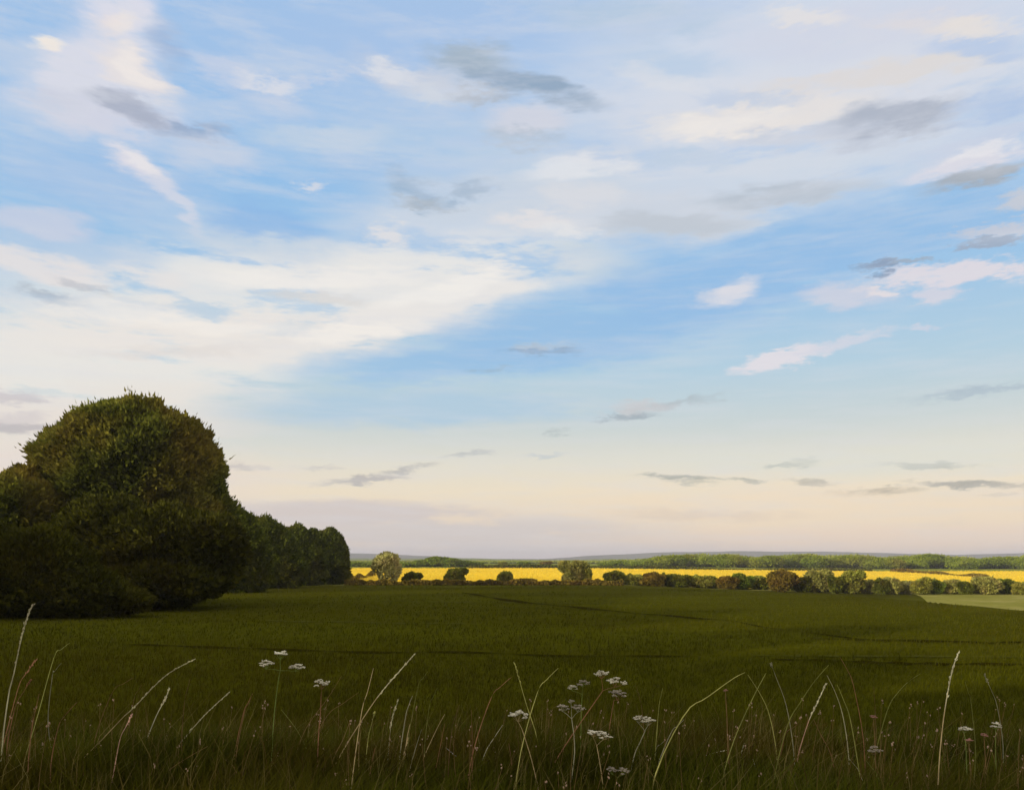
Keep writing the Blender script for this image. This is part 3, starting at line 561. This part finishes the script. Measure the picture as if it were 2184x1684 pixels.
# ------------------------------------------------------------------ crop and verge grass
def blades(name, n, dmin, dmax, h, w, mat, label, seed, ulo=-80, uhi=1104, patch=0, power=1.0, cut=None):
    rng = np.random.RandomState(seed); u = rng.uniform(ulo, uhi, n)
    inv = rng.uniform(1 / dmax, 1 / dmin, n) if power else 0
    d = 1 / inv; x = (u - 512) / F * d
    if cut is not None: keep = d < np.array([cut(a) for a in u]); u, d, x = u[keep], d[keep], x[keep]
    for A, wp in TR:
        o_ = np.argsort(A[:, 0]); yc = np.interp(x, A[o_, 0], A[o_, 1]); hw = wp * yc * yc / (F * 3.3) * .5
        k_ = ~((np.abs(d - yc) < hw) & (x > A[:, 0].min()) & (x < A[:, 0].max()) & (rng.rand(len(u)) < .8)); u, d, x = u[k_], d[k_], x[k_]
    n = len(u)
    cl = np.sin(x * 1.3 + np.sin(d * .9) * 2) * np.sin(d * 1.7 + np.sin(x * .6) * 2)
    H = h * rng.uniform(.5, 1.25, n) * (1 + patch * cl); Wd = w * rng.uniform(.7, 1.3, n) * (1 if dmax < 20 else 1) * np.maximum(1, d / dmin) ** .8
    b = np.stack([x, d, zg(x, d) - .02], 1); th = rng.uniform(0, 6.283, n); le = rng.uniform(.1, .75, n) * H
    dirv = np.stack([np.cos(th) + .35, np.sin(th), np.zeros(n)], 1); sdv = np.stack([-np.sin(th + rng.randn(n) * .6), np.cos(th), np.zeros(n)], 1) * (Wd / 2)[:, None]
    mid = b + dirv * (le * .3)[:, None] + np.array([0, 0, 1]) * (H * .6)[:, None]; tip = b + dirv * le[:, None] + np.array([0, 0, 1]) * H[:, None]
    V = np.stack([b - sdv, b + sdv, mid + sdv * .8, mid - sdv * .8, tip], 1).reshape(-1, 3); k = np.arange(n) * 5
    me = mesh_np(name, V, [np.stack([k, k + 1, k + 2, k + 3], 1), np.stack([k + 3, k + 2, k + 4], 1)], np.tile(rng.rand(n), 2))
    o = link(name, me, mat); o['kind'] = 'stuff'; o['label'] = label; o['category'] = 'grass'; return o
M_g1 = foliage('verge_grass', (.034, .033, .002), (.062, .070, .004), (.105, .125, .008), warm=(.095, .058, .008), wscale=.45, seed=51, clump=.8, warm_amt=.55)
M_g2 = foliage('crop_blades', (.042, .043, .001), (.066, .071, .002), (.094, .102, .004), warm=(.085, .070, .004), wscale=.05, warm_amt=.5, seed=52, clump=.12)
M_g3 = foliage('dry_grass', (.09, .055, .015), (.15, .12, .035), (.30, .26, .10), seed=53, clump=1.2)
blades('verge_grass', 135000, 3.6, 13.5, .30, .009, M_g1, 'rough dark green grass covering the verge', 61, ulo=-400, uhi=1424, patch=.35)
blades('dry_verge_grass', 4300, 3.8, 10, .50, .0036, M_g3, 'dry reddish grass scattered through the verge', 62, ulo=-400, uhi=1424, patch=.3)
blades('crop_blades', 195000, 11, 130, .16, .011, M_g2, 'young green crop covering the dark field', 63, ulo=-160, uhi=1184, patch=.3, cut=lambda a: crest_u(a) - 1)

# ------------------------------------------------------------------ single stalks and cow parsley on the verge
PAL = {'pale': (.74, .68, .46), 'straw': (.62, .49, .26), 'red': (.40, .20, .11), 'brown': (.27, .17, .07), 'olive': (.32, .34, .09), 'green': (.22, .30, .07), 'yel': (.60, .60, .19), 'grey': (.52, .51, .37), 'white': (.85, .83, .72), 'pink': (.60, .36, .27)}
SM = {k: plain('stalk_' + k, c) for k, c in PAL.items()}
r4 = lambda p: (p[0] * .2606, 1272 + p[1] * .2606)
r5 = lambda p: (502.1 + p[0] * .24524, 1325.6 + p[1] * .24524)
r6 = lambda p: (1004.3 + p[0] * .2606, 1325.6 + p[1] * .2606)
r7 = lambda p: (1506.4 + p[0] * .31024, 1325.6 + p[1] * .31024)
rs = random.Random(9)
def world_path(pts, d, lean=0.0):
    """picture points -> a real stalk at depth d, carried down to the ground it grows from"""
    P_ = []
    for i, (x, y) in enumerate(pts):
        dd = d + lean * i / max(1, len(pts) - 1); P_.append(Vector(at(x, y, dd)))
    a, b = P_[0], P_[1]; g = zgs(a.x, a.y); dirv = (a - b).normalized()
    if a.z > g:
        dirv = (dirv + Vector((0, 0, -.9))).normalized(); t = min((a.z - g + .03) / max(.3, -dirv.z), 1.5); m = a + dirv * t * .5
        P_ = [a + dirv * t + Vector((-(dirv.x) * t * .25, 0, -.02)), m] + P_
    return P_
def smooth_path(P_, n=14):
    out = []
    for i in range(n + 1):
        t = i / n * (len(P_) - 1); k = min(int(t), len(P_) - 2); f = t - k
        p0 = P_[max(k - 1, 0)]; p1 = P_[k]; p2 = P_[k + 1]; p3 = P_[min(k + 2, len(P_) - 1)]
        out.append(.5 * ((2 * p1) + (p2 - p0) * f + (2 * p0 - 5 * p1 + 4 * p2 - p3) * f * f + (3 * p1 - p0 - 3 * p2 + p3) * f ** 3))
    return out
def diamond(V, Q, p, ax, l, w):
    ax = ax.normalized(); s = ax.orthogonal().normalized(); t = ax.cross(s); b = len(V)
    V += [tuple(p - ax * l * .5), tuple(p + s * w), tuple(p + t * w), tuple(p - s * w), tuple(p - t * w), tuple(p + ax * l * .5)]
    for k in range(4):
        a1, a2 = b + 1 + k, b + 1 + (k + 1) % 4; Q += [(b, a2, a1), (b + 5, a1, a2)]
def stalk(conv, pts, colr, label, seed_head=0, d=None, r=.0028, cat='grass stalk', name='grass_stalk', hc=None):
    d = d or rs.uniform(4.7, 6.0); P_ = smooth_path(world_path([conv(p) for p in pts], d, rs.uniform(-.3, .3)), 16)
    o = empty(name, P_[0], label, cat, 'single grass stalks on the verge'); o0 = P_[0]; P_ = [p - o0 for p in P_]
    V = []; Q = []; tube(V, Q, P_, [r * (1.15 - .75 * i / 16) for i in range(17)], 5)
    link('stem', mesh_np('stem', V, [Q], smooth=True), SM[colr], o)
    if seed_head:
        V = []; T = []; L_ = len(P_) - 1
        k0 = int(L_ * (1 - .52 * seed_head)); K = []; tube(V, K, P_[k0:], [r * .8] * (L_ + 1 - k0), 4); T += [(a, b, c) for a, b, c, e in K] + [(a, c, e) for a, b, c, e in K]
        for k in range(int(26 * seed_head) + 5):
            t = 1 - rs.random() * .52 * seed_head; q = t * L_; i = min(int(q), L_ - 1); p = P_[i].lerp(P_[i + 1], q - i); ax = (P_[i + 1] - P_[i]).normalized() + Vector((rs.uniform(-.35, .35), rs.uniform(-.35, .35), rs.uniform(-.2, .3)))
            diamond(V, T, p + ax * .006 + Vector((rs.uniform(-.005, .005), rs.uniform(-.005, .005), 0)), ax, rs.uniform(.018, .036), rs.uniform(.003, .0055))
        link('seed_head', mesh_np('seed_head', V, [T]), SM[hc or colr], o)
    return o
S = stalk
S(r4, [(70, 800), (110, 640), (160, 400), (200, 240), (240, 120), (268, 65)], 'pale', 'tallest whitish seeding stalk at the far left, standing before the dark shrub', 1.0, r=.004)
S(r4, [(150, 740), (210, 630), (290, 520)], 'red', 'reddish stalk just right of the foot of the tallest far-left stalk', .5)
S(r4, [(120, 915), (190, 780), (250, 680)], 'red', 'reddish bent stalk low beside the tallest far-left stalk', .3)
S(r4, [(440, 500), (500, 430), (570, 375)], 'olive', 'thin olive blade high on the left, pointing to the shrub')
S(r4, [(430, 640), (445, 610), (500, 540)], 'grey', 'short grey blade under the thin olive blade on the left')
S(r4, [(260, 1075), (290, 930), (320, 790)], 'red', 'upright reddish blade alone in the lower left')
S(r4, [(475, 1070), (540, 960), (630, 860)], 'red', 'leaning reddish-brown blade right of the upright one in the lower left')
S(r4, [(480, 1540), (620, 1380), (850, 1150), (1010, 980), (1100, 900), (1270, 720), (1400, 610), (1600, 505)], 'straw', 'longest straw-coloured stalk of the left group, reaching from the bottom edge to its bent tip', .75, hc='pale', r=.0036)
S(r4, [(980, 1170), (1030, 1060), (1080, 960)], 'pink', 'short pinkish stalk beneath the longest straw stalk on the left', .4)
S(r4, [(1065, 1540), (1180, 1220), (1280, 970), (1350, 840), (1385, 745)], 'grey', 'greyish seeding stalk between the two long leaning stalks on the left', .8, hc='pale', r=.0036)
S(r4, [(1240, 1530), (1340, 1390), (1480, 1190), (1680, 960), (1880, 775)], 'straw', 'long beaded stalk leaning right, right-hand one of the left group', .95, hc='pale', r=.0036)
S(r4, [(1370, 1430), (1540, 1310), (1700, 1220)], 'brown', 'low brown blade leaning right from the foot of the long beaded stalk')
S(r4, [(1930, 1420), (1870, 1350), (1790, 1290)], 'brown', 'short brown blade leaning left near the bottom, left of the middle')
S(r4, [(1510, 860), (1530, 770), (1555, 670)], 'brown', 'upright brown blade between the tips of the two long left stalks')
S(r4, [(920, 780), (1010, 710), (1090, 660)], 'brown', 'flat-leaning brown blade left of the longest straw stalk')
S(r4, [(1100, 825), (1130, 770), (1160, 720)], 'brown', 'tiny brown blade against the longest straw stalk')
S(r4, [(2000, 950), (2035, 870), (2065, 790)], 'brown', 'short brown blade below the three-headed cow parsley')
S(r5, [(70, 790), (110, 700), (150, 620)], 'red', 'short red blade left under the three-headed cow parsley', d=5.2)
S(r5, [(205, 1330), (240, 1180), (270, 1020)], 'red', 'red upright blade low beneath the three-headed cow parsley')
S(r5, [(820, 1330), (980, 1040), (1180, 730), (1300, 570), (1410, 445), (1555, 280)], 'straw', 'tallest straw stalk left of the middle, long and leaning right with a feathery tip', .7, r=.0042, hc='pale')
S(r5, [(800, 1420), (900, 1260), (1020, 1110)], 'red', 'thick reddish blade at the foot of the tallest middle straw stalk', r=.004)
S(r5, [(1100, 770), (1150, 600), (1200, 400)], 'straw', 'slim tan blade crossing behind the tallest middle straw stalk')
S(r5, [(1050, 1300), (1070, 1130), (1090, 960)], 'olive', 'upright olive blade right of the thick reddish one')
S(r5, [(1100, 1400), (1120, 1250), (1145, 1090)], 'olive', 'olive stem with one round bud at its top', .15, hc='straw')
S(r5, [(1170, 1320), (1190, 1200), (1215, 1090)], 'red', 'short reddish stem right of the budded olive stem')
S(r5, [(1155, 1010), (1180, 900), (1210, 785)], 'yel', 'yellow-green blade hanging in the middle of the beaded stems', .2)
S(r5, [(1330, 1130), (1345, 970), (1360, 850), (1415, 680)], 'grey', 'beaded grey stem with a white bud near its tip', .7, hc='pale')
S(r5, [(1405, 1420), (1450, 1200), (1500, 1010)], 'yel', 'yellow stem carrying golden buds, low in the middle', .5, hc='straw', r=.0034)
S(r5, [(1520, 1270), (1560, 1120), (1600, 990), (1620, 930)], 'grey', 'grey-green blade right of the golden budded stem')
S(r5, [(1505, 940), (1530, 860), (1545, 780)], 'straw', 'short tan blade above the golden budded stem')
S(r5, [(1480, 820), (1505, 730), (1540, 640)], 'grey', 'short grey blade above the short tan one in the middle')
S(r5, [(1545, 1420), (1640, 1170), (1750, 930), (1820, 800)], 'straw', 'long bare tan stalk leaning right, right of the golden budded stem', r=.0033)
S(r5, [(1725, 1360), (1770, 1140), (1820, 880)], 'red', 'dull reddish stalk right beside the long bare tan one')
S(r5, [(1885, 920), (1915, 820), (1945, 720)], 'brown', 'thin brown blade above the white curved blade')
S(r5, [(2060, 1120), (2058, 950), (2050, 760)], 'red', 'upright red-brown stalk between the tan stalk and the left middle umbel')
S(r5, [(705, 1310), (560, 980), (400, 760)], 'olive', 'olive blade leaning left, crossing below the small lone umbel')
S(r5, [(610, 930), (810, 650), (920, 470)], 'brown', 'dark brown stalk leaning right past the small lone umbel')
S(r5, [(800, 810), (930, 710), (1070, 610)], 'brown', 'faint brown blade left of the slim tan one')
S(r5, [(1590, 560), (1630, 490), (1670, 430)], 'olive', 'short olive blade high right of the tallest middle straw stalk')
S(r5, [(1690, 720), (1720, 650), (1755, 570)], 'olive', 'olive blade below the short high one, right of the middle stalks')
S(r5, [(855, 1180), (930, 1030), (990, 880)], 'brown', 'faint brown stalk close left of the tallest middle straw stalk')
S(r5, [(1955, 1200), (1900, 1150), (1830, 1090)], 'white', 'short bright white curved blade near the bottom middle')
S(r6, [(535, 920), (460, 690), (410, 520), (360, 340)], 'yel', 'tall pale yellow stalk leaning left above the left middle umbel', .35, r=.0036)
S(r6, [(165, 620), (240, 530), (330, 450)], 'red', 'reddish blade left of the tall pale yellow stalk')
S(r6, [(545, 575), (620, 470), (715, 375)], 'yel', 'yellow-green blade right of the tall pale yellow stalk')
S(r6, [(120, 1060), (200, 930), (260, 840)], 'grey', 'grey blade left of the stem of the left middle umbel')
S(r6, [(330, 1115), (320, 1050), (310, 990)], 'red', 'tiny red blade under the left middle umbel')
S(r6, [(1400, 720), (1380, 620), (1350, 520)], 'brown', 'thin brown blade leaning left above the right middle umbel')
S(r6, [(1640, 900), (1690, 850), (1745, 795)], 'grey', 'pale grey blade right of the right middle umbel')
S(r6, [(1520, 1030), (1545, 1005), (1585, 970)], 'grey', 'tiny grey blade below right of the right middle umbel')
S(r6, [(1540, 680), (1555, 610), (1570, 540)], 'yel', 'upright yellow-green blade right of the largest umbel')
S(r6, [(1680, 1200), (1950, 1080), (2095, 1050)], 'grey', 'low grey stalk lying to the right with a curled seeding tip', .25, hc='pale')
S(r7, [(-140, 620), (0, 520), (180, 390), (265, 345)], 'yel', 'yellow left arm of the pair of blades meeting in a peak', r=.0036)
S(r7, [(435, 645), (380, 510), (285, 360)], 'yel', 'yellow right arm of the pair of blades meeting in a peak', r=.0036)
S(r7, [(550, 575), (480, 380), (445, 285)], 'grey', 'grey stalk leaning left just right of the peaked pair', .2)
S(r7, [(565, 690), (640, 560), (740, 410), (840, 295)], 'olive', 'long olive blade leaning right to the top of the right-hand tent of grass', r=.0036)
S(r7, [(635, 900), (700, 690), (745, 590), (820, 430)], 'pink', 'pinkish beaded stalk inside the right-hand tent of grass', .7, hc='pale', r=.0034)
S(r7, [(940, 650), (890, 490), (830, 365)], 'pale', 'pale blade leaning left, left leg of the right-hand tent of grass', r=.0034)
S(r7, [(990, 670), (950, 550), (900, 430)], 'olive', 'olive blade close right of the pale tent leg')
S(r7, [(130, 1000), (210, 760), (330, 500), (410, 350)], 'olive', 'long olive stalk passing under the peaked pair of blades', r=.0036)
S(r7, [(215, 970), (240, 900), (260, 830)], 'grey', 'short grey stalk beside the foot of the long olive stalk')
S(r7, [(850, 890), (790, 780), (740, 670)], 'red', 'reddish blade leaning left beneath the right-hand tent of grass')
S(r7, [(1160, 600), (1155, 520), (1150, 440)], 'brown', 'upright brown blade right of the right-hand tent of grass')
S(r7, [(1250, 590), (1320, 480), (1400, 400), (1470, 355)], 'olive', 'arched olive blade left of the tall seeding stalk on the right')
S(r7, [(1620, 750), (1660, 480), (1700, 300), (1735, 205)], 'straw', 'tallest straw stalk on the right with a pale seeding tip', .85, hc='pale', r=.0036)
S(r7, [(2000, 580), (1960, 470), (1910, 360)], 'grey', 'grey stalk leaning left near the right edge', .3)
S(r7, [(1820, 560), (1800, 480), (1780, 410)], 'olive', 'short olive blade just right of the tallest right-hand straw stalk')
S(r7, [(400, 1130), (375, 1100), (320, 940)], 'grey', 'whitish blade leaning left at the bottom right of the middle')
S(r7, [(1050, 1025), (1010, 970), (975, 930)], 'grey', 'short grey blade leaning left, bottom right')
S(r7, [(1170, 1045), (1130, 990), (1100, 950)], 'green', 'short green blade leaning left, right of the short grey one, bottom right')
S(r7, [(810, 1060), (840, 1010), (860, 970)], 'olive', 'stubby olive blade leaning right, bottom right')
S(r7, [(1010, 430), (970, 330), (920, 240)], 'red', 'thin red blade leaning left over the right-hand tent of grass')
S(r7, [(545, 770), (590, 730), (630, 700)], 'red', 'small pink-red blade left of the beaded stalk of the right-hand tent')

M_fl = plain('umbel_white', (.80, .75, .60)); M_fl2 = plain('umbel_dull', (.42, .38, .32)); M_fp = plain('petal_pink', (.42, .22, .18))
def parsley(conv, stem, heads, label, d=5.2, stemc='green', name='cow_parsley', pink=False, r=.0028):
    P_ = smooth_path(world_path([conv(p) for p in stem], d), 14); o0 = P_[0]
    o = empty(name, o0, label, 'wildflower', 'flowering plants on the verge'); P_ = [p - o0 for p in P_]
    V = []; Q = []; tube(V, Q, P_, [r * (1.3 - .5 * i / 14) for i in range(15)], 5); top = P_[-1]
    for (hx, hy, hw, dull) in heads:
        c = Vector(at(*conv((hx, hy)), d)) - o0; k = d / F * .46886 * (.2606 if conv in (r4, r6) else .24524 if conv is r5 else .31024); rad = hw * .5 * k
        st = c - Vector((0, 0, rad * .55)); V2 = []; T2 = []; 
        tube(V, Q, [top, top.lerp(st, .5) + Vector((0, 0, .004)), st], [r * .7, r * .5, r * .5], 4)
        nr = 9
        for j in range(nr):                                  # the rays of the umbel, each with its umbellet
            a = j * 2.4; q = rad * math.sqrt((j + .4) / nr) * rs.uniform(.75, 1.15); e = c + Vector((math.cos(a) * q, math.sin(a) * q, rad * .5 * (1 - (q / rad) ** 2) + rs.uniform(-.28, .22) * rad))
            tube(V, Q, [st, st.lerp(e, .55) + Vector((0, 0, -.1 * rad)), e], [r * .32, r * .28, r * .22], 3)
            for m in range(13):
                f = e + Vector((rs.gauss(0, 1), rs.gauss(0, 1), rs.gauss(0, .35))) * rad * rs.uniform(.09, .19)
                diamond(V2, T2, f, Vector((rs.uniform(-.3, .3), rs.uniform(-.3, .3), 1)), rad * .10 + .002, rs.uniform(.07, .12) * rad + .0022)
        link('flower_head', mesh_np('flower_head', V2, [T2]), M_fp if pink else (M_fl2 if dull else M_fl), o)
    link('stem', mesh_np('stem', V, [Q]), SM[stemc], o)
    return o
parsley(r5, [(330, 900), (355, 640), (375, 500), (390, 420)], [(265, 375, 120, 0), (390, 290, 125, 0), (525, 395, 125, 0)], 'cow parsley with three white heads, left of the middle')
parsley(r5, [(725, 960), (740, 780), (745, 640)], [(750, 545, 140, 0)], 'cow parsley with one small lone head, right of the three-headed one', stemc='red')
parsley(r6, [(545, 1330), (490, 1100), (420, 880)], [(385, 765, 175, 0)], 'cow parsley with a flat head, leftmost of the middle group', stemc='straw', d=5.0)
parsley(r6, [(680, 1160), (830, 920), (1080, 560)], [(1070, 430, 120, 0), (1180, 490, 150, 0)], 'largest and highest cow parsley of the middle group on a reddish slanting stem', stemc='red', d=5.5, r=.0034)
parsley(r6, [(900, 900), (905, 700), (912, 590)], [(830, 540, 80, 0), (915, 505, 95, 1)], 'cow parsley with two small tufts just left of the highest head', d=5.8)
parsley(r6, [(820, 1320), (850, 1030), (825, 790)], [(750, 700, 100, 1), (875, 708, 100, 1), (820, 650, 50, 1)], 'dull cow parsley under the two small tufts on an upright grey stem', stemc='grey', d=5.0)
parsley(r6, [(1075, 1290), (1050, 1120), (1030, 1010)], [(1000, 915, 100, 0), (1085, 930, 110, 0)], 'white cow parsley low in the middle group, below the highest one', stemc='straw', d=4.9)
parsley(r6, [(1130, 900), (1150, 760), (1170, 640)], [(1200, 600, 140, 1)], 'faded cow parsley head hanging right under the highest one', stemc='red', d=5.9)
parsley(r6, [(1340, 1080), (1385, 980), (1425, 890)], [(1370, 800, 90, 0), (1450, 815, 110, 0)], 'white cow parsley, rightmost of the middle group', stemc='grey')
parsley(r6, [(1200, 1420), (1200, 1330), (1195, 1270)], [(1150, 1215, 90, 1), (1250, 1225, 90, 1)], 'dull low cow parsley at the bottom of the middle group', d=4.9)
parsley(r7, [(1790, 1000), (1785, 880), (1778, 790)], [(1775, 738, 80, 0)], 'white flower head on the right, left of the two near the edge')
parsley(r7, [(1990, 950), (1988, 850), (1988, 770)], [(1990, 715, 70, 0)], 'white flower head nearest the right edge')
parsley(r7, [(1170, 1050), (1165, 980), (1160, 920)], [(1155, 885, 90, 1)], 'small pinkish-white flower head low on the right', stemc='brown')
for (x, y, w, lab) in [(1910, 780, 45, 'pink clover-like blossom between the two white heads on the right'), (1805, 815, 50, 'dull pink blossom under the left white head on the right'), (132, 470, 26, 'tiny pink blossom under the peaked pair of blades'), (1150, 655, 50, 'brownish blossom right of the tent of grass')]:
    parsley(r7, [(x + 8, y + 160), (x + 3, y + 80), (x, y + 20)], [(x, y, w, 0)], lab, name='pink_flower', pink=True, stemc='brown')

V = []; Q = []; H = []; HQ = []
for i in range(210):
    u = rs.uniform(-30, 1054); d = rs.uniform(4.3, 7.2); x = (u - 512) / F * d; z = zgs(x, d); h = rs.uniform(.22, .62)
    b = Vector((x, d, z)); tp = b + Vector((rs.uniform(-.06, .12), rs.uniform(-.05, .05), h)); tube(V, Q, [b, b.lerp(tp, .5) + Vector((-.01, 0, .01)), tp], [.0016, .0013, .001], 3)
    for j in range(rs.randint(1, 3)): diamond(H, HQ, tp + Vector((rs.uniform(-.012, .012), rs.uniform(-.01, .01), rs.uniform(-.02, .012))), Vector((rs.uniform(-.5, .5), 0, 1)), rs.uniform(.010, .022), rs.uniform(.003, .007))
me = bpy.data.meshes.new('florets'); me.from_pydata(V + H, [], Q + [tuple(i + len(V) for i in f) for f in HQ]); me.materials.append(SM['brown']); me.materials.append(plain('floret_pink', (.50, .36, .27)))
for i, p_ in enumerate(me.polygons): p_.material_index = int(i >= len(Q))
link('wildflower_buds', me, kind='stuff', label='tiny pinkish buds scattered through the verge grass', category='flowers')

# ------------------------------------------------------------------ haze
hx = link('haze', mesh_np('haze', [(a, b, c) for c in (-10.5, 62) for (a, b) in ((-6900, -6900), (6900, -6900), (6900, 6900), (-6900, 6900))], [[[0, 3, 2, 1], [4, 5, 6, 7], [0, 1, 5, 4], [1, 2, 6, 5], [2, 3, 7, 6], [3, 0, 4, 7]]]))
hm = bpy.data.materials.new('haze'); hm.use_nodes = True; t = hm.node_tree; t.nodes.clear()
pv = t.nodes.new('ShaderNodeVolumePrincipled'); pv.inputs['Color'].default_value = (.80, .83, 1, 1); pv.inputs['Density'].default_value = .00017; pv.inputs['Anisotropy'].default_value = 0
ot = t.nodes.new('ShaderNodeOutputMaterial'); t.links.new(pv.outputs[0], ot.inputs['Volume']); hx.data.materials.append(hm)
hx['kind'] = 'stuff'; hx['label'] = 'faint evening haze over the far fields'; hx['category'] = 'haze'
